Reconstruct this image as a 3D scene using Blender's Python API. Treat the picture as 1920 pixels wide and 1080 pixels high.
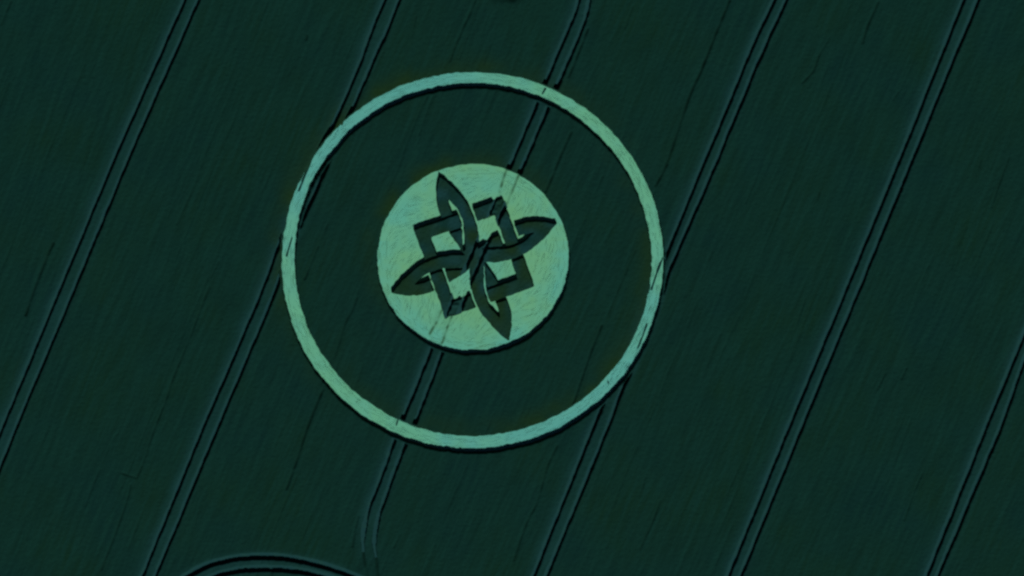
import bpy, math
import numpy as np

for o in list(bpy.data.objects):
    bpy.data.objects.remove(o)
S = bpy.context.scene
COL = S.collection
rng = np.random.default_rng(11)

# ------------------------------------------------------------------ camera
TILT = math.radians(14.0)          # the satellite looks slightly southwards
DIST = 900.0
HC = 0.90                          # height of the standing crop
HALF_W = 83.95                     # half width of the ground in view, metres
TANH = HALF_W / DIST
cam_d = bpy.data.cameras.new("camera")
cam = bpy.data.objects.new("camera", cam_d)
COL.objects.link(cam)
cam.location = (0, DIST * math.sin(TILT), HC + DIST * math.cos(TILT))
cam.rotation_euler = (-TILT, 0, 0)
cam_d.sensor_width = 36
cam_d.lens = 18 / TANH
cam_d.clip_start = 1.0
cam_d.clip_end = 20000
S.camera = cam

# ------------------------------------------------------------------ light
SUN_EL, SUN_AZ = math.radians(45), math.radians(165)
w = bpy.data.worlds.new("World")
S.world = w
w.use_nodes = True
nt = w.node_tree
bg = nt.nodes["Background"]
sky = nt.nodes.new("ShaderNodeTexSky")
sky.sky_type = 'NISHITA'
sky.sun_disc = False
sky.sun_elevation = SUN_EL
sky.sun_rotation = SUN_AZ
sky.air_density = 0.15
sky.dust_density = 0.2
nt.links.new(sky.outputs[0], bg.inputs[0])
bg.inputs[1].default_value = 0.05
sun_d = bpy.data.lights.new("sun", 'SUN')
sun_d.energy = 4.0
sun_d.angle = math.radians(0.5)
sun_d.color = (1.0, 0.97, 0.92)
sun = bpy.data.objects.new("sun", sun_d)
COL.objects.link(sun)
sun.location = (0, 0, 100)
sun.rotation_euler = (math.pi / 2 - SUN_EL, 0, math.pi - SUN_AZ)
S.view_settings.view_transform = 'Standard'
S.view_settings.look = 'None'
S.view_settings.gamma = 1
S.view_settings.exposure = 0.0
S.render.engine = 'CYCLES'
S.cycles.pixel_filter_type = 'BLACKMAN_HARRIS'
S.cycles.filter_width = 2.6

# ------------------------------------------------------------------ plan coordinates
# The survey of the field is kept in plan units of about 8.7 cm (x east, y south,
# origin north-west of the field); these two functions turn it into metres and back.
M = 2 * HALF_W / 1920.0            # metres per plan unit
ct, st = math.cos(TILT), math.sin(TILT)


def to_world(px, py):
    u = (np.asarray(px, float) - 960) / 960 * TANH
    v = (540 - np.asarray(py, float)) / 960 * TANH
    dy = v * ct - st
    dz = -v * st - ct
    t = DIST * ct / -dz
    return u * t, DIST * st + dy * t


def to_plan(x, y):
    ry, rz = y - DIST * st, -DIST * ct
    cy, cz = ct * ry - st * rz, st * ry + ct * rz
    return 960 + x / -cz / TANH * 960, 540 - cy / -cz / TANH * 960


# ------------------------------------------------------------------ numpy helpers
def vnoise(x, y, seed):
    """smooth value noise in -1..1"""
    r = np.random.default_rng(seed).uniform(-1, 1, (256, 256)).astype(np.float32)
    xi = np.floor(x).astype(np.int64)
    yi = np.floor(y).astype(np.int64)
    fx = (x - xi); fy = (y - yi)
    fx = fx * fx * (3 - 2 * fx); fy = fy * fy * (3 - 2 * fy)
    a = r[xi & 255, yi & 255]; b = r[(xi + 1) & 255, yi & 255]
    c = r[xi & 255, (yi + 1) & 255]; d = r[(xi + 1) & 255, (yi + 1) & 255]
    return (a * (1 - fx) + b * fx) * (1 - fy) + (c * (1 - fx) + d * fx) * fy


def smooth(pts, n=10):
    """Catmull-Rom through the points (any number of columns)"""
    p = np.array(pts, float)
    p = np.vstack([2 * p[0] - p[1], p, 2 * p[-1] - p[-2]])
    out = []
    for i in range(1, len(p) - 2):
        for k in range(n):
            t = k / n
            out.append(0.5 * ((2 * p[i]) + (-p[i - 1] + p[i + 1]) * t
                              + (2 * p[i - 1] - 5 * p[i] + 4 * p[i + 1] - p[i + 2]) * t * t
                              + (-p[i - 1] + 3 * p[i] - 3 * p[i + 1] + p[i + 2]) * t ** 3))
    out.append(p[-2])
    return np.array(out)


def extend(pts, a=0, b=0):
    p = [tuple(q) for q in pts]
    if a:
        d = np.array(p[0]) - np.array(p[1]); d = d / np.linalg.norm(d)
        p.insert(0, tuple(np.array(p[0]) + d * a))
    if b:
        d = np.array(p[-1]) - np.array(p[-2]); d = d / np.linalg.norm(d)
        p.append(tuple(np.array(p[-1]) + d * b))
    return p


def dist_poly(px, py, pts, reach, signed=False):
    """distance in plan units from grid points to a polyline, inf beyond reach;
    with signed also the side (positive = east of a line drawn from north to south)"""
    D = np.full(px.shape, 1e6, np.float32)
    side = np.zeros(px.shape, np.float32)
    rows_y = py[:, py.shape[1] // 2]
    cols_x = px[px.shape[0] // 2, :]
    for (ax, ay), (bx, by) in zip(pts[:-1], pts[1:]):
        lo, hi = min(ay, by) - reach - 6, max(ay, by) + reach + 6
        ri = np.where((rows_y > lo) & (rows_y < hi))[0]
        lo, hi = min(ax, bx) - reach - 12, max(ax, bx) + reach + 12
        ci = np.where((cols_x > lo) & (cols_x < hi))[0]
        if not len(ri) or not len(ci):
            continue
        sl = (slice(ri[0], ri[-1] + 1), slice(ci[0], ci[-1] + 1))
        x, y = px[sl], py[sl]
        dx, dy = bx - ax, by - ay
        L2 = dx * dx + dy * dy + 1e-9
        t = np.clip(((x - ax) * dx + (y - ay) * dy) / L2, 0, 1)
        d = np.hypot(x - ax - t * dx, y - ay - t * dy)
        m = d < D[sl]
        D[sl][m] = d[m]
        if signed:
            s = (dx * (y - ay) - dy * (x - ax)) / math.sqrt(L2)
            if dy < 0:
                s = -s
            side[sl][m] = -s[m] if False else s[m] * -1 * -1
    return (D, side) if signed else D


def dist_band(px, py, pts):
    """(half width - distance) for a polyline whose third column is its half width"""
    best = np.full(px.shape, -1e6)
    for a, b in zip(pts[:-1], pts[1:]):
        dx, dy = b[0] - a[0], b[1] - a[1]
        t = np.clip(((px - a[0]) * dx + (py - a[1]) * dy) / (dx * dx + dy * dy + 1e-9), 0, 1)
        d = np.hypot(px - a[0] - t * dx, py - a[1] - t * dy)
        best = np.maximum(best, a[2] + (b[2] - a[2]) * t - d)
    return best


def ellipse(px, py, c, r):
    """signed distance (negative inside) and the direction from the centre"""
    ex, ey = px - c[0], py - c[1]
    q = np.hypot(ex / r[0], ey / r[1]) + 1e-9
    return (q - 1) * np.hypot(ex, ey) / q


def link(name, me, parent=None, mat=None, **props):
    o = bpy.data.objects.new(name, me)
    COL.objects.link(o)
    if mat:
        me.materials.append(mat)
    if parent:
        o.parent = parent
    for k, v in props.items():
        o[k] = v
    return o


def mesh(name, verts, faces, attrs=None, smooth_shade=True):
    """verts (n,3), faces (m,4) or (m,3) arrays, attrs {name: (n,) floats or (n,3)}"""
    me = bpy.data.meshes.new(name)
    verts = np.asarray(verts, np.float32)
    faces = np.asarray(faces, np.int32)
    k = faces.shape[1]
    me.vertices.add(len(verts))
    me.vertices.foreach_set("co", verts.ravel())
    me.loops.add(faces.size)
    me.loops.foreach_set("vertex_index", faces.ravel())
    me.polygons.add(len(faces))
    me.polygons.foreach_set("loop_start", np.arange(0, faces.size, k, dtype=np.int32))
    me.polygons.foreach_set("loop_total", np.full(len(faces), k, np.int32))
    if smooth_shade:
        me.polygons.foreach_set("use_smooth", np.ones(len(faces), bool))
    for an, av in (attrs or {}).items():
        at = me.attributes.new(an, 'FLOAT', 'POINT')
        at.data.foreach_set("value", np.asarray(av, np.float32).ravel())
    me.update()
    me.validate()
    return me


def grid_faces(ny, nx, keep):
    i = np.arange(ny * nx).reshape(ny, nx)
    q = np.stack([i[:-1, :-1], i[:-1, 1:], i[1:, 1:], i[1:, :-1]], -1)
    return q[keep]


def compact(verts, faces, attrs):
    used, inv = np.unique(faces, return_inverse=True)
    return verts[used], inv.reshape(faces.shape), {k: v.ravel()[used] for k, v in attrs.items()}


# ------------------------------------------------------------------ materials
def new_mat(name):
    m = bpy.data.materials.new(name)
    m.use_nodes = True
    b = m.node_tree.nodes["Principled BSDF"]
    b.inputs["Roughness"].default_value = 0.9
    b.inputs["Specular IOR Level"].default_value = 0.05
    return m, m.node_tree, b


def N(t, kind, **kw):
    n = t.nodes.new(kind)
    for k, v in kw.items():
        setattr(n, k, v)
    return n


def mix(t, fac, a, b):
    n = N(t, "ShaderNodeMix", data_type='RGBA')
    for s, v in ((n.inputs[0], fac), (n.inputs[6], a), (n.inputs[7], b)):
        if isinstance(v, (int, float)):
            s.default_value = v
        elif isinstance(v, tuple):
            s.default_value = (*v, 1)
        else:
            t.links.new(v, s)
    return n.outputs[2]


def attr(t, name):
    return N(t, "ShaderNodeAttribute", attribute_name=name).outputs["Fac"]


def ramp(t, v, lo, hi):
    n = N(t, "ShaderNodeMapRange")
    n.inputs[1].default_value = lo
    n.inputs[2].default_value = hi
    t.links.new(v, n.inputs[0])
    return n.outputs[0]


def mul(t, v, k):
    n = N(t, "ShaderNodeMath", operation='MULTIPLY')
    t.links.new(v, n.inputs[0])
    if isinstance(k, (int, float)):
        n.inputs[1].default_value = k
    else:
        t.links.new(k, n.inputs[1])
    return n.outputs[0]


def noise(t, scale, stretch=(1, 1, 1), rot=0.0, detail=3.0):
    tc = N(t, "ShaderNodeTexCoord")
    mp = N(t, "ShaderNodeMapping")
    mp.inputs["Rotation"].default_value = (0, 0, rot)
    t.links.new(tc.outputs["Object"], mp.inputs[0])
    m2 = N(t, "ShaderNodeMapping")
    m2.inputs["Scale"].default_value = stretch
    t.links.new(mp.outputs[0], m2.inputs[0])
    n = N(t, "ShaderNodeTexNoise")
    n.inputs["Scale"].default_value = scale
    n.inputs["Detail"].default_value = detail
    t.links.new(m2.outputs[0], n.inputs["Vector"])
    return n.outputs["Fac"]


ROW = math.radians(22.5)           # drilling rows lean this far east of north

# standing crop
mat_crop, t, b = new_mat("standing_crop")
c = mix(t, ramp(t, noise(t, 0.07, detail=4), 0.35, 0.65), (0.0020, 0.0204, 0.0174), (0.0028, 0.0218, 0.0130))
c = mix(t, ramp(t, noise(t, 1.0, (1.5, 0.12, 1), ROW, 4), 0.35, 0.75), c, (0.0034, 0.0290, 0.0220))
c = mix(t, mul(t, ramp(t, noise(t, 2.6, (1.2, 0.5, 1), ROW, 3), 0.5, 0.8), 0.5), c, (0.0014, 0.0160, 0.0132))
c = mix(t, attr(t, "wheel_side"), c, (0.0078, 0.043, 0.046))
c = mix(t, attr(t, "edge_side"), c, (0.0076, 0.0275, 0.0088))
c = mix(t, attr(t, "trodden"), c, (0.0008, 0.0095, 0.0060))
t.links.new(c, b.inputs["Base Color"])
bp = N(t, "ShaderNodeBump")
bp.inputs["Strength"].default_value = 0.5
bp.inputs["Distance"].default_value = 0.10
t.links.new(noise(t, 5.0, (1.0, 0.55, 1), ROW, 4), bp.inputs["Height"])
t.links.new(bp.outputs[0], b.inputs["Normal"])

# straw laid flat
def straw(name, blue, green, pale):
    m, t, b = new_mat(name)
    c = mix(t, attr(t, "hue"), blue, green)
    c = mix(t, mul(t, attr(t, "streak"), 0.28), c, pale)
    c = mix(t, mul(t, ramp(t, noise(t, 3.0, detail=4), 0.5, 0.85), 0.22), c, (blue[0] * .7, blue[1] * .78, blue[2] * .7))
    c = mix(t, attr(t, "regrowth"), c, (0.035, 0.115, 0.062))
    t.links.new(c, b.inputs["Base Color"])
    bp = N(t, "ShaderNodeBump")
    bp.inputs["Strength"].default_value = 0.1
    bp.inputs["Distance"].default_value = 0.05
    t.links.new(noise(t, 6.0, detail=4), bp.inputs["Height"])
    t.links.new(bp.outputs[0], b.inputs["Normal"])
    return m


mat_disc = straw("flattened_straw", (0.090, 0.365, 0.285), (0.128, 0.365, 0.182), (0.150, 0.430, 0.270))
mat_ring = straw("trodden_straw", (0.082, 0.335, 0.300), (0.112, 0.375, 0.225), (0.135, 0.430, 0.320))

# bare wheel ruts and soil
mat_rut, t, b = new_mat("rut_soil")
c = mix(t, ramp(t, noise(t, 1.2, detail=5), 0.35, 0.7), (0.0085, 0.044, 0.048), (0.0105, 0.050, 0.046))
t.links.new(c, b.inputs["Base Color"])
mat_soil, t, b = new_mat("field_soil")
c = mix(t, ramp(t, noise(t, 0.8, detail=5), 0.35, 0.7), (0.016, 0.040, 0.034), (0.022, 0.050, 0.040))
t.links.new(c, b.inputs["Base Color"])

# ------------------------------------------------------------------ survey of the field
RING_C, RING_OUT = (886.5, 493.0), (359.0, 357.0)
RING_INC, RING_IN = (887.0, 491.5), (334.0, 327.0)
DISC_C, DISC_R = (887.5, 487.0), (180.5, 178.5)
KC = np.array([889.0, 485.0])

TRAMS = [  # (west rut, east rut, label)
    ([(346, 0), (226, 270), (113, 540), (3, 805)],
     [(372, 0), (252, 270), (140, 540), (26, 811), (0, 878)],
     "long straight wheel track furthest west, well clear of the pale ring"),
    ([(722, 0), (703, 43), (689, 76), (682, 101), (667, 138), (652, 175), (624, 237), (590, 296), (556, 372), (541, 420), (521, 464), (490, 547), (436, 675), (378, 808), (267, 1080)],
     [(749, 0), (722, 67), (697, 120), (680, 160), (665, 197), (646, 237), (619, 297), (600, 341), (571, 404), (556, 440), (525, 517), (517, 545), (405, 808), (292, 1080)],
     "wheel track that slips under the west side of the pale ring"),
    ([(1085, 0), (1082, 12), (1077, 32), (1065, 55), (1025, 152), (1009, 189), (957, 312), (881, 483), (808, 656), (756, 786), (740, 825), (715, 895), (690, 960), (681, 1000), (680, 1038)],
     [(1105, 0), (1104, 10), (1099, 34), (1090, 58), (1045, 162), (1030, 197), (977, 320), (903, 483), (828, 664), (779, 794), (762, 830), (737, 892), (717, 950), (706, 985), (702, 1022), (705, 1050)],
     "wheel track crossing the pale disc and knot, bending at both ends"),
    ([(1452, 0), (1415, 77), (1342, 255), (1332, 275), (1250, 477), (1238, 507), (1219, 562), (1192, 638), (1158, 708), (1134, 752), (1106, 817), (1001, 1080)],
     [(1475, 0), (1435, 85), (1362, 257), (1355, 277), (1250, 520), (1229, 600), (1192, 679), (1165, 733), (1136, 812), (1025, 1080)],
     "wheel track that grazes the east side of the pale ring"),
    ([(1807, 0), (1699, 270), (1588, 540), (1476, 810), (1437, 905), (1366, 1080)],
     [(1834, 0), (1723, 270), (1612, 540), (1500, 810), (1440, 958), (1389, 1080)],
     "long straight wheel track east of the ring, first one that misses it"),
    ([(1955, 547), (1917, 637), (1847, 808), (1750, 1050), (1738, 1080)],
     [(1980, 540), (1917, 687), (1873, 812), (1767, 1060), (1759, 1080)],
     "short stretch of wheel track in the south east corner of the field"),
]
ARC_OUT = [(262, 1170), (300, 1122), (325, 1098), (352, 1079), (387, 1060), (422, 1050), (457, 1044.5), (497, 1043), (541, 1045.5), (584, 1054), (628, 1066), (661, 1078), (700, 1095), (750, 1120)]
ARC_IN = [(300, 1160), (340, 1118), (370, 1096), (409, 1077), (436, 1071), (464, 1067), (508, 1065.5), (552, 1068.5), (584, 1074), (608, 1080), (650, 1093), (700, 1115)]
FAINT = [  # trodden lines and drill misses: points, half width, depth 0..1
    ([(20, 2), (2, 46)], 2.2, .35), ([(100, 455), (91, 474), (78, 506), (63, 545), (48, 590)], 2.2, .6),
    ([(392, 538), (372, 590), (355, 635), (327, 702), (310, 752), (287, 810), (272, 857), (256, 896)], 1.8, .38),
    ([(256, 896), (240, 891), (227, 886)], 2.0, .45),
    ([(245, 908), (235, 947), (217, 997), (190, 1068)], 1.8, .3), ([(220, 813), (208, 830), (182, 892), (160, 948)], 1.8, .22),
    ([(608, 723), (587, 773), (571, 816), (557, 860), (537, 916)], 2.2, .62),
    ([(669, 558), (658, 585), (647, 607), (627, 670)], 2.0, .4), ([(644, 655), (630, 690), (620, 715)], 2.0, .25),
    ([(596, 462), (583, 494), (571, 523)], 2.0, .4), ([(614, 420), (600, 455)], 2.0, .25),
    ([(891, 0), (875, 37), (855, 82), (844, 114)], 2.2, .5),
    ([(812, 180), (800, 212), (786, 252)], 1.8, .25),
    ([(1071, 247), (1053, 287), (1030, 343), (1022, 360)], 2.2, .5),
    ([(1368, 0), (1340, 67), (1317, 125), (1292, 182), (1264, 265), (1245, 317), (1229, 348)], 2.3, .62),
    ([(1250, 308), (1242, 322)], 3.0, .6),
    ([(1186, 12), (1172, 52)], 1.8, .35), ([(1646, 4), (1627, 47), (1617, 80)], 2.2, .5), ([(1556, 70), (1535, 105), (1525, 132), (1504, 155)], 1.8, .35),
    ([(1892, 295), (1875, 340), (1859, 388)], 1.8, .32), ([(1128, 610), (1110, 654), (1094, 700), (1075, 756)], 1.9, .5),
    ([(1192, 468), (1160, 540), (1140, 588)], 1.8, .25),
    ([(1045, 835), (1027, 872), (1007, 940), (987, 980), (963, 1050)], 2.0, .4),
    ([(1238, 938), (1222, 982), (1200, 1028)], 1.8, .35), ([(1210, 895), (1200, 930)], 1.8, .25), ([(1732, 882), (1712, 927), (1696, 975)], 1.8, .35),
    ([(1102, 54), (1085, 97), (1066, 144)], 2.0, .55), ([(672, 968), (664, 1000), (661, 1024)], 2.0, .35),
    ([(575, 66), (574, 74)], 2.0, .5), ([(1536, 360), (1533, 374)], 2.0, .45), ([(1840, 298), (1836, 312)], 1.8, .4),
    ([(926, -3), (980, -2)], 5.5, .5), ([(780, 30), (772, 70)], 1.8, .2), ([(440, 90), (425, 140)], 1.8, .18),
    ([(410, 490), (395, 520)], 1.8, .25), ([(1660, 700), (1645, 730)], 1.8, .25), ([(1700, 690), (1690, 710)], 2.0, .3),
    ([(1510, 560), (1490, 620)], 1.8, .2), ([(1380, 600), (1350, 670)], 1.8, .2), ([(300, 60), (270, 130)], 1.8, .18),
    ([(510, 1070), (508, 1082)], 2.5, .9), ([(681, 1020), (682, 1045), (690, 1082)], 2.2, .6), ([(703, 1030), (706, 1058), (709, 1090)], 2.2, .6),
]
for x0, y0, L, d_ in ((505, 0, 420, .16), (455, 180, 300, .14), (930, 60, 60, .2), (1600, 60, 500, .14), (1560, 480, 520, .15), (1310, 560, 400, .14), (1215, 620, 460, .16),
                     (1860, 420, 560, .15), (160, 120, 420, .13), (430, 420, 560, .15), (700, 480, 240, .22), (800, 180, 180, .2), (1130, 330, 200, .2), (560, 880, 200, .18), (880, 860, 220, .15)):
    FAINT.append(([(x0 - L * .41 * q + rng.uniform(-2, 2), y0 + L * q) for q in np.linspace(0, 1, 7)], 1.7, d_))
for k in range(70):                # unrecorded short drill misses all over the field
    x0, y0 = rng.uniform(-40, 1960), rng.uniform(-20, 1100)
    L = rng.uniform(15, 90)
    FAINT.append(([(x0, y0), (x0 - L * .41 + rng.uniform(-3, 3), y0 + L)], rng.uniform(1.2, 2.2), rng.uniform(.06, .2)))

SLIVERS = [  # stalks left standing inside the ring: points, half width
    ([(592, 284), (583, 302), (571, 332), (560, 360)], 2.0), ([(613, 300), (597, 325), (582, 352), (567, 396)], 3.4), ([(547, 448), (543, 462), (537, 482)], 1.6),
    ([(1243, 486), (1236, 503), (1229, 522), (1222, 545)], 1.7), ([(1213, 610), (1204, 636), (1196, 655)], 1.2),
    ([(1023, 168), (1017, 178)], 1.3), ([(645, 224), (641, 236)], 1.4), ([(1139, 715), (1141, 721)], 1.2),
    ([(746, 790), (743, 800)], 1.2),
]

# ------------------------------------------------------------------ large structure: soil, crop canopy
def axis(half, cell):
    a = list(np.arange(0, half, cell))
    d = cell
    while d < 0.6:
        d *= 1.05
        a.append(a[-1] + d)
    while a[-1] < 6000:
        d *= 1.25
        a.append(a[-1] + d)
    a = np.array(a)
    return np.concatenate([-a[:0:-1], a])


CELL = 0.142
gx, gy = axis(92, CELL), axis(56, CELL)[::-1]
X, Y = np.meshgrid(gx, gy)
PX, PY = to_plan(X, Y)
far = (np.abs(X) > 103) | (np.abs(Y) > 67)
PX = np.where(far, 1e5, PX); PY = np.where(far, 1e5, PY)
PXg, PYg = np.broadcast_to(to_plan(X, Y * 0)[0], X.shape), PY
ny, nx = X.shape

# raggedness of every cut edge
rag = 1.3 * vnoise(X / .75, Y / .75, 1) + 1.0 * vnoise(X / 2.6, Y / 2.6, 2)

s = np.full(X.shape, 50.0, np.float32)            # positive where crop stands (plan units)
dro = ellipse(PX, PY, RING_C, RING_OUT)
dri = ellipse(PX, PY, RING_INC, RING_IN)
# flares where the wheel tracks run into the ring
ring_s = np.maximum(dro, -dri) + 0.8 * rag
s = np.minimum(s, ring_s)
ddc = ellipse(PX, PY, DISC_C, DISC_R)
s = np.minimum(s, ddc + 0.8 * rag)

wheel = np.zeros(X.shape, np.float32)
RUTS = []
RW = 4.2
def rut_line(pts, a, b):
    p = np.array(extend(pts, a, b), float)
    L = np.concatenate([[0], np.cumsum(np.hypot(*np.diff(p, axis=0).T))])
    q = np.arange(0, L[-1], 5.0)
    p = np.stack([np.interp(q, L, p[:, 0]), np.interp(q, L, p[:, 1])], 1)
    k9 = np.ones(9) / 9
    p = np.stack([np.convolve(np.concatenate([2 * c_[0] - c_[4:0:-1], c_, 2 * c_[-1] - c_[-2:-6:-1]]), k9, 'valid') for c_ in p.T], 1)
    k = np.arange(len(p))
    p[:, 0] += 0.55 * vnoise(k * .22, k * 0 + len(RUTS) * 3.7, 5)
    RUTS.append(p)
    return p
def cut_rut(p, wdt):
    global s, wheel
    D = dist_poly(PX, PY, p - np.array([1.4, 0]), 30)
    if 1020 < p[-1][1] < 1070:          # this rut peters out on the headland
        end = np.clip((p[-1][1] + 6 - PY) / 40, 0, 1)
        s = np.minimum(s, np.where(np.minimum(ring_s, ddc) < 5 + rag, 50, D - (wdt + 2) * end + 2 + 0.6 * rag))  # added curtain of stalks shades the straw at this rut's mouths too
    else:
        # a thin curtain of stalks added where a track meets the laid straw, to shade it
        s = np.minimum(s, np.where(np.minimum(ring_s, ddc) < 4 + rag, 50, D - wdt + 0.4 * rag))
    return D
tram_lines = []
for wl, el, lab in TRAMS:
    first = wl[0][1] <= 0
    a = rut_line(wl, 130 if first or lab.startswith("short") else 0, 130 if wl[-1][1] > 1070 or lab.startswith("long straight wheel track furthest") else 0)
    e = rut_line(el, 130 if first or lab.startswith("short") else 0, 130 if el[-1][1] > 1070 or lab.startswith("long straight wheel track furthest") else 0)
    tram_lines.append((a, e, lab))
    Da = cut_rut(a, RW); De = cut_rut(e, RW)
    mid = (Da + De < 34) & (Da < 30) & (De < 30)
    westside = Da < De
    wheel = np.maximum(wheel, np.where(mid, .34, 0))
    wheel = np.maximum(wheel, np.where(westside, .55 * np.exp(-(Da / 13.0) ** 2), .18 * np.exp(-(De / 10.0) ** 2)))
ao, ai = rut_line(ARC_OUT, 0, 0), rut_line(ARC_IN, 0, 0)
Da, De = cut_rut(ao, 5.6), cut_rut(ai, 5.4)
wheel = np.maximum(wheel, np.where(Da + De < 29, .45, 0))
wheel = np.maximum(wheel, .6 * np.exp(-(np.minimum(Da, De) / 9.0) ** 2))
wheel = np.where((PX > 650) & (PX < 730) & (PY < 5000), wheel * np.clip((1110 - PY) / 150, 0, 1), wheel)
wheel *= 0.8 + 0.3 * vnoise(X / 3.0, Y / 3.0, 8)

low = np.ones(X.shape)
for pts, wd in SLIVERS:
    D = dist_poly(PX, PY, pts, 8)
    m_ = (wd * .8 - D + 0.5 * rag)
    low = np.where(m_ > s, .32, low)
    s = np.maximum(s, m_)

trod = np.zeros(X.shape, np.float32)
dip = np.zeros(X.shape, np.float32)
for pts, wd, dep in FAINT:
    D = dist_poly(PX, PY, smooth(pts, 5), 10)
    g = np.exp(-(D / wd) ** 2) * (0.75 + .45 * vnoise(X / 1.3, Y / 1.3, 12))
    dip = np.maximum(dip, g * min(dep * 1.3, .95))
trod = np.clip(dip * .95, 0, 1)

# olive tint for lodged stalks and painted sunlight along crop that borders laid straw
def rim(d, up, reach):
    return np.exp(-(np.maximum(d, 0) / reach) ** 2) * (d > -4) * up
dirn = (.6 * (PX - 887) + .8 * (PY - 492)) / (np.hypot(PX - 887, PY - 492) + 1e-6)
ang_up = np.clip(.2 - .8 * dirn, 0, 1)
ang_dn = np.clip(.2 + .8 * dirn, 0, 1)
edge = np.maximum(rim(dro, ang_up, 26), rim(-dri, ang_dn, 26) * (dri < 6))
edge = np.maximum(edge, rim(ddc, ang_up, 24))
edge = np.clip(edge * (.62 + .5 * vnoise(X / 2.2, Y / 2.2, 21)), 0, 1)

# canopy height: drill rows, gusts, tufts
u = X * math.cos(ROW) - Y * math.sin(ROW)
v = X * math.sin(ROW) + Y * math.cos(ROW)
relief = .018 * vnoise(u / .55, v / 6.0, 31) + .030 * vnoise(u / 1.6, v / 11.0, 32) + .030 * vnoise(X / .34, Y / .34, 33) + .04 * vnoise(X / 9, Y / 9, 34)
relief = np.where(far, 0, relief)
top = (HC + relief - .42 * dip) * low
frac = np.clip(s * M / (CELL * 1.0) + .5, 0, 1)
Z = np.where(frac > 0, top * frac, -.12)
Z = np.where(frac <= 0, -.12, np.maximum(Z, -.12))
keep = (frac[:-1, :-1] + frac[:-1, 1:] + frac[1:, 1:] + frac[1:, :-1]) > 0
F = grid_faces(ny, nx, keep)
V = np.stack([X.ravel(), Y.ravel(), Z.ravel()], 1)
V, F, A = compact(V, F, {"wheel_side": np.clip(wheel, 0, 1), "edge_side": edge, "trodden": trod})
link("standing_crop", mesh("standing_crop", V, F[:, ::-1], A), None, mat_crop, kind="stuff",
     label="dark blue green cereal crop standing over the whole field")

soil = mesh("ground", [(-6500, -6500, -.02), (6500, -6500, -.02), (6500, 6500, -.02), (-6500, 6500, -.02)], [(0, 1, 2, 3)])
link("ground", soil, None, mat_soil, kind="structure", label="bare soil under the crop")

# ------------------------------------------------------------------ plan of the knot
def rot(p, k):
    p = np.array(p, float)
    for _ in range(k):
        p = np.column_stack([-p[:, 1], p[:, 0], p[:, 2:]])
    return p
HW, HP = 12.4, 10.8
NR = [(-64.5, -154, .6), (-57, -142, 5.5), (-44, -123, HP), (-24, -100, HP), (-13.5, -80, HP), (-7.5, -60, 11.5), (-5.5, -40, 12.5), (-5, -22, 12), (0, 0, 12)]
NL = [(-64.5, -154, .6), (-62.5, -141, 5.5), (-59.5, -122, HP), (-58, -102, HP), (-51, -80, HP), (-40, -58, HP), (-27, -38, HP), (0, 0, HP)]
SQ = np.array([(-97, -46), (46, -97), (97, 46), (-46, 97)], float)
def knot_bands(qx, qy):
    r0 = np.hypot(qx, qy)
    nr_b = [dist_band(qx, qy, rot(smooth(NR, 6), k)) for k in range(4)]
    nl_b = [dist_band(qx, qy, rot(smooth(NL, 6), k)) for k in range(4)]
    sq_b = np.full(qx.shape, -1e6)
    for k in range(4):
        p0, p1 = SQ[k], SQ[(k + 1) % 4]
        d = (p1 - p0) / np.linalg.norm(p1 - p0)
        along = (qx - p0[0]) * d[0] + (qy - p0[1]) * d[1]
        across = np.abs(-(qx - p0[0]) * d[1] + (qy - p0[1]) * d[0])
        Ls = np.linalg.norm(p1 - p0)
        box = np.minimum(HW - across, np.minimum(along + HW, Ls + HW - along))   # mitred corners
        sq_b = np.maximum(sq_b, box)
    GAP = 4.0
    NRall = np.max(nr_b, 0)
    # square goes under the outer (NR) bands
    sq = np.minimum(sq_b, -NRall - GAP)
    # NL bands go under the square, and under NR once they near the centre
    petals = []
    inners = []
    for k in range(4):
        nl = np.minimum(nl_b[k], -sq_b - GAP)
        inner = np.minimum(nl, 78 - r0)
        inner = np.minimum(inner, np.where(r0 > 24, -NRall - GAP, 50))
        outer = np.minimum(nl, r0 - 78)
        petals.append(np.maximum(nr_b[k], outer))
        inners.append(inner)
    return petals, inners, sq


# ------------------------------------------------------------------ wheel tracks
def ribbon(name, p, half, parent):
    P = np.array(p)
    d = np.gradient(P, axis=0)
    d /= np.linalg.norm(d, axis=1)[:, None]
    n = np.stack([-d[:, 1], d[:, 0]], 1)
    # rut floor raised to narrow the shadow in it; it sinks away where laid straw covers the track
    gap = np.maximum(ellipse(P[:, 0], P[:, 1], RING_C, RING_OUT), -ellipse(P[:, 0], P[:, 1], RING_INC, RING_IN))
    gap = np.minimum(gap, ellipse(P[:, 0], P[:, 1], DISC_C, DISC_R))
    lift = .02 + .21 * np.clip((gap - 6) / 26, 0, 1)
    if 1020 < P[-1, 1] < 1070:
        lift = lift + .55 * np.clip((P[:, 1] - P[-1, 1] + 75) / 75, 0, 1)
    rows = []
    for o, z in ((-1, .05), (-.45, -.005), (0, .02), (.45, -.005), (1, .05)):
        q = P + n * o * half
        x, y = to_world(q[:, 0], q[:, 1])
        rows.append(np.stack([x, y, np.maximum(lift + z, .01)], 1))
    V = np.concatenate(rows)
    m = len(P)
    F = []
    for k in range(4):
        i = np.arange(m - 1) + k * m
        F.append(np.stack([i, i + 1, i + m + 1, i + m], 1))
    link(name, mesh(name, V, np.concatenate(F)), parent, mat_rut)

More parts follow.
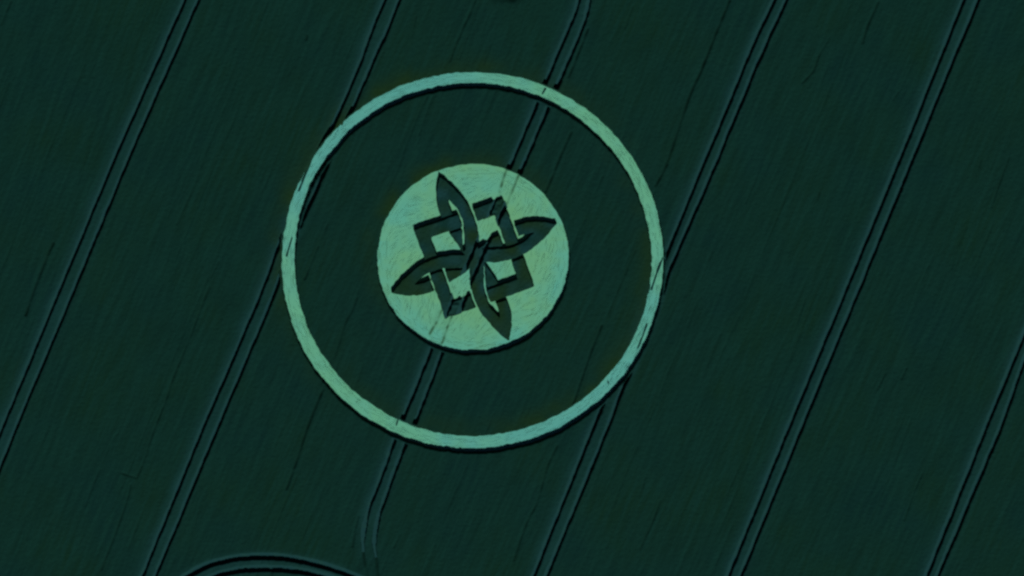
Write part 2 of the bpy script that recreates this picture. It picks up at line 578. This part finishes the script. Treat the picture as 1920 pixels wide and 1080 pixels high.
def track(lines, label):
    e = bpy.data.objects.new("wheel_track", None)
    COL.objects.link(e)
    e["label"] = label; e["category"] = "wheel track"; e["group"] = "tractor wheel tracks through the crop"
    for p in lines:
        ribbon("wheel_rut", p - np.array([1.4, 0]), 7.4, e)
for a, e, lab in tram_lines:
    track((a, e), lab)
track((ao, ai), "curved wheel track arching into view at the south edge of the field")

# ------------------------------------------------------------------ laid straw
def rut_marks(px, py, gate_seed):
    g = np.zeros(px.shape, np.float32)
    for pts, k in (([(949, 322), (944, 338), (937, 362)], 1.0), ([(972, 332), (962, 358), (949, 388)], .8),
                   ([(828, 585), (820, 603), (806, 628)], 1.0), ([(847, 596), (838, 618), (831, 640), (826, 652)], .9),
                   ([(790, 452), (778, 470)], .0)):
        D = dist_poly(px, py, pts, 14)
        g = np.maximum(g, k * np.exp(-(D / 2.6) ** 2))
    n = vnoise(px / 7.0, py / 7.0, gate_seed)
    return np.clip(g * (0.75 + .7 * n), 0, 1)

# disc
c = 0.105
cx, cy = to_world(*DISC_C)
R = 17.2
a = np.arange(-R, R, c)
DX, DY = np.meshgrid(cx + a, cy - a)
dpx, dpy = to_plan(DX, DY)
dd = ellipse(dpx, dpy, DISC_C, DISC_R)
rx, ry = DX - cx, DY - cy
rad = np.hypot(rx, ry); th = np.arctan2(ry, rx)
# brushed in fans: each fan has its own lay direction, blended by slow noise
lay = math.radians(52) + .55 * np.sin(th * 2 + .6) + .5 * vnoise(DX / 6, DY / 6, 41)
la, lb = DX * np.cos(lay) + DY * np.sin(lay), -DX * np.sin(lay) + DY * np.cos(lay)
streak = .55 * vnoise(lb / .30, la / 4.0, 42) + .45 * vnoise(lb / .8, la / 7.0, 43)
# brush strokes that follow the rim
rim_s = vnoise(rad / .28, th * 5.0, 44)
wr = np.clip((rad - 12.5) / 3.0, 0, 1)
streak = streak * (1 - wr) + rim_s * wr
hue = np.clip(.52 + .42 * vnoise(DX / 4.2, DY / 4.2, 45) + .18 * vnoise(DX / 1.1, DY / 1.1, 46) + .25 * (1 - np.clip(np.abs(rad - 8) / 6, 0, 1)) - .35 * wr * (ry < 3), 0, 1)
hue = np.clip(hue - .55 * np.exp(-(rad / 5.5) ** 2), 0, 1)
marks = rut_marks(dpx, dpy, 47)
z = .085 + .007 * streak + .02 * vnoise(DX / 1.5, DY / 1.5, 48) + .10 * marks * np.abs(vnoise(DX / .3, DY / .3, 49))
pt, inn, sqq = knot_bands(dpx - KC[0], dpy - KC[1])
kmax = np.max(np.stack(pt + inn + [sqq]), 0)
rutd = np.full(DX.shape, 1e3)
for p in (tram_lines[2][0], tram_lines[2][1]):
    rutd = np.minimum(rutd, dist_poly(dpx, dpy, p, 40))
inside = (dd < .8) & ~((kmax > -1.5) & (rutd < 5))
keep = inside[:-1, :-1] & inside[1:, 1:] & inside[:-1, 1:] & inside[1:, :-1]
Fd = grid_faces(*DX.shape, keep)
V, Fd, A = compact(np.stack([DX.ravel(), DY.ravel(), z.ravel()], 1), Fd,
                   {"hue": hue, "streak": np.clip(.5 + .6 * streak, 0, 1), "regrowth": marks})
disc = bpy.data.objects.new("flattened_disc", None); COL.objects.link(disc)
disc["label"] = "pale green round disc of flattened straw at the centre of the ring"
disc["category"] = "crop disc"
link("straw_bed", mesh("straw_bed", V, Fd[:, ::-1], A), disc, mat_disc)

# ring
nth, nr = 1720, 28
T = np.linspace(0, 2 * np.pi, nth + 1)
Q = np.linspace(-.01, 1.01, nr)
TT, QQ = np.meshgrid(T, Q)
ox, oy = RING_C[0] + RING_OUT[0] * np.cos(TT), RING_C[1] + RING_OUT[1] * np.sin(TT)
ix, iy = RING_INC[0] + RING_IN[0] * np.cos(TT), RING_INC[1] + RING_IN[1] * np.sin(TT)
rpx, rpy = ix + (ox - ix) * QQ, iy + (oy - iy) * QQ
RX, RY = to_world(rpx, rpy)
arcl = TT * 31.0
st_r = .6 * vnoise(QQ * 9, arcl / 3.5, 51) + .5 * vnoise(QQ * 20, arcl / 1.6, 52)
for f in (st_r,):
    f[:, -1] = f[:, 0]
hue_r = np.clip(.55 + .55 * np.sin(TT * 2 - 1.55) * 1 + .22 * vnoise(RX / 1.6, RY / 1.6, 53), 0, 1)
# bluer in the north and south, greener east and west
hue_r = np.clip(.42 - .6 * np.sin(2 * TT - .3) + .3 * vnoise(RX / 2.2, RY / 2.2, 53), 0, 1)
hue_r[:, -1] = hue_r[:, 0]
zr = .075 + .008 * st_r + .02 * vnoise(RX / 1.2, RY / 1.2, 54)
zr[:, -1] = zr[:, 0]
Fr = grid_faces(nr, nth + 1, np.ones((nr - 1, nth), bool))
reg = np.zeros(RX.shape)
ring = bpy.data.objects.new("flattened_ring", None); COL.objects.link(ring)
ring["label"] = "wide pale teal ring of flattened straw around the disc"
ring["category"] = "crop ring"
link("straw_bed", mesh("straw_bed", np.stack([RX.ravel(), RY.ravel(), zr.ravel()], 1), Fr,
     {"hue": hue_r.ravel(), "streak": np.clip(.5 + .6 * st_r, 0, 1).ravel(), "regrowth": reg.ravel()}), ring, mat_ring)

# loose bundles of stalks on the straw beds: three sided slivers
def bundles(name, x, y, direction, parent, mat, seed, hue, bed):
    r = np.random.default_rng(seed)
    n = len(x)
    L = r.uniform(.5, 1.8, n); W = r.uniform(.02, .055, n); z0 = bed(x, y) + r.uniform(.001, .008, n)
    dx, dy = np.cos(direction), np.sin(direction)
    V = np.zeros((n, 6, 3))
    for k, (e, o, h) in enumerate(((-.5, -1, 0), (-.5, 0, 1), (-.5, 1, 0), (.5, -.7, 0), (.5, 0, .8), (.5, .7, 0))):
        V[:, k, 0] = x + dx * L * e - dy * W * o
        V[:, k, 1] = y + dy * L * e + dx * W * o
        V[:, k, 2] = z0 + h * W * .05
    base = np.arange(n)[:, None] * 6
    f = np.array([(0, 1, 4, 3), (1, 2, 5, 4), (2, 0, 3, 5)])
    F = (base[:, None, :] + f[None]).reshape(-1, 4)
    stv = np.repeat(r.uniform(.2, .9, n), 6)
    o = link(name, mesh(name, V.reshape(-1, 3), F, {"hue": np.repeat(hue, 6), "streak": stv, "regrowth": np.zeros(n * 6)}), parent, mat, kind="stuff")
    return o

n = 1800
rr = np.sqrt(rng.uniform(0, 1, n)) * 15.6; ta = rng.uniform(0, 2 * np.pi, n)
bx, by = cx + rr * np.cos(ta), cy + rr * np.sin(ta)
ld = math.radians(52) + .55 * np.sin(ta * 2 + .6) + .5 * vnoise(bx / 6, by / 6, 41) + rng.normal(0, .12, n)
qpx, qpy = to_plan(bx, by)
pt, inn, sqq = knot_bands(qpx - KC[0], qpy - KC[1])
ok = np.max(np.stack(pt + inn + [sqq]), 0) < -5
ld = np.where(rr > 13.8, ta + math.pi / 2 + rng.normal(0, .1, n), ld)
bundles("loose_stalks", bx[ok], by[ok], ld[ok], disc, mat_disc, 61, np.clip(.5 + .45 * vnoise(bx / 4.2, by / 4.2, 45), 0, 1)[ok],
        lambda x, y: .085 + .02 * vnoise(x / 1.5, y / 1.5, 48))
n = 1500
ta = rng.uniform(0, 2 * np.pi, n); q = rng.uniform(0.02, .98, n)
ex = (RING_INC[0] + RING_IN[0] * np.cos(ta)) * (1 - q) + (RING_C[0] + RING_OUT[0] * np.cos(ta)) * q
ey = (RING_INC[1] + RING_IN[1] * np.sin(ta)) * (1 - q) + (RING_C[1] + RING_OUT[1] * np.sin(ta)) * q
bx, by = to_world(ex, ey)
bundles("loose_stalks", bx, by, -ta + math.pi / 2 + rng.normal(0, .12, n), ring, mat_ring, 62,
        np.clip(.42 - .6 * np.sin(2 * ta - .3) + rng.normal(0, .15, n), 0, 1), lambda x, y: .075 + .02 * vnoise(x / 1.2, y / 1.2, 54))

# ------------------------------------------------------------------ the standing knot
kc = 0.075
a = np.arange(-15.2, 15.2, kc)
kx0, ky0 = to_world(*KC)
KX, KY = np.meshgrid(kx0 + a, ky0 - a)
kpx, kpy = to_plan(KX, KY)
qx, qy = kpx - KC[0], kpy - KC[1]
ragk = .9 * vnoise(KX / .6, KY / .6, 71) + .6 * vnoise(KX / 1.9, KY / 1.9, 72)
r0 = np.hypot(qx, qy)
petals, inners, sq = knot_bands(qx, qy)
rut_k = np.full(qx.shape, 1e3)
for p in (tram_lines[2][0], tram_lines[2][1]):
    rut_k = np.minimum(rut_k, dist_poly(kpx, kpy, p, 40) - 3.9 - 1.2 * vnoise(KX / .9, KY / .9, 75))

knot = bpy.data.objects.new("crop_knot", None)
COL.objects.link(knot)
knot.location = (kx0, ky0, 0)
knot["label"] = "dark interlaced knot of crop left standing on the pale disc, four pointed petals"
knot["category"] = "crop knot"
ku = KX * math.cos(ROW) - KY * math.sin(ROW)
kv = KX * math.sin(ROW) + KY * math.cos(ROW)
krel = .03 * vnoise(ku / .55, kv / 6.0, 31) + .03 * vnoise(KX / .34, KY / .34, 33)
# each cell belongs to exactly one piece, the one it lies deepest in
pieces = [("petal_band", p) for p in petals] + [("inner_band", p) for p in inners]
ang = np.arctan2(qy, qx)
for k in range(4):
    ca = math.atan2(SQ[k][1], SQ[k][0])
    da = np.abs((ang - ca + np.pi) % (2 * np.pi) - np.pi)
    pieces.append(("square_corner", (sq, da)))
allmax = np.max(np.stack(petals + inners + [sq]), 0)
all_s = np.minimum(allmax, rut_k) + .95 * ragk
fr = np.clip(all_s * M / kc + .5, 0, 1)
zk = np.where(fr > 0, (HC + krel) * fr, .02)
owner = np.full(qx.shape, -1)
stack = np.stack(petals + inners)
owner = np.argmax(stack, 0)
sqwin = sq > np.max(stack, 0)
das = np.stack([p[1][1] for p in pieces[8:]])
rx_w, rx_e = [np.interp(kpy, p[:, 1], p[:, 0]) for p in (tram_lines[2][0], tram_lines[2][1])]
lane = (kpx > rx_w).astype(int) + (kpx > rx_e)
owner = np.where(sqwin, 8 + np.argmin(das, 0) * 3 + lane, owner)
pieces = pieces[:8] + [("square_corner", None)] * 12
# cells are shared out by the owner of their north west corner
live = (fr[:-1, :-1] + fr[:-1, 1:] + fr[1:, 1:] + fr[1:, :-1]) > 0
own_c = owner[:-1, :-1]
zk = np.where(sqwin & (lane == 1), zk * (.62 + .2 * vnoise(KX / .5, KY / .5, 76)), zk)
KV = np.stack([(KX - kx0).ravel(), (KY - ky0).ravel(), zk.ravel()], 1)
zero = np.zeros(qx.shape)
kwheel = np.clip(.42 + .4 * vnoise(KX / 1.6, KY / 1.6, 74) + .4 * np.exp(-(r0 / 45) ** 2), 0, .8)
kedge = np.clip(.42 + .6 * vnoise(KX / 2.2, KY / 2.2, 73) + .0015 * qy, 0, .9)
def islands(m):
    """connected pieces of a boolean mask (corner contact counts); crumbs join the largest piece"""
    lab = np.where(m, np.arange(1, m.size + 1).reshape(m.shape), 0)
    while True:
        g = np.pad(lab, 1)
        n_ = np.max([g[1 + a:g.shape[0] - 1 + a, 1 + b:g.shape[1] - 1 + b] for a in (-1, 0, 1) for b in (-1, 0, 1)], 0)
        n_ = np.where(m, n_, 0)
        if (n_ == lab).all():
            break
        lab = n_
    ids, cnt = np.unique(lab[lab > 0], return_counts=True)
    if not len(ids):
        return []
    big = ids[np.argmax(cnt)]
    for k, c_ in zip(ids, cnt):
        if c_ < 60:
            lab[lab == k] = 0 if c_ < 25 else big
    return [lab == k for k in np.unique(lab[lab > 0])]


for i, (nm, _) in enumerate(pieces):
    kq_all = live & (own_c == i)
    for kq in (islands(kq_all) if nm == "square_corner" else [kq_all]):
        if not kq.any():
            continue
        Fk = grid_faces(*qx.shape, kq)
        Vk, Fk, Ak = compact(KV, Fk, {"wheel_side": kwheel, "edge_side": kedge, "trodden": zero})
        link(nm, mesh(nm, Vk, Fk[:, ::-1], Ak), knot, mat_crop)
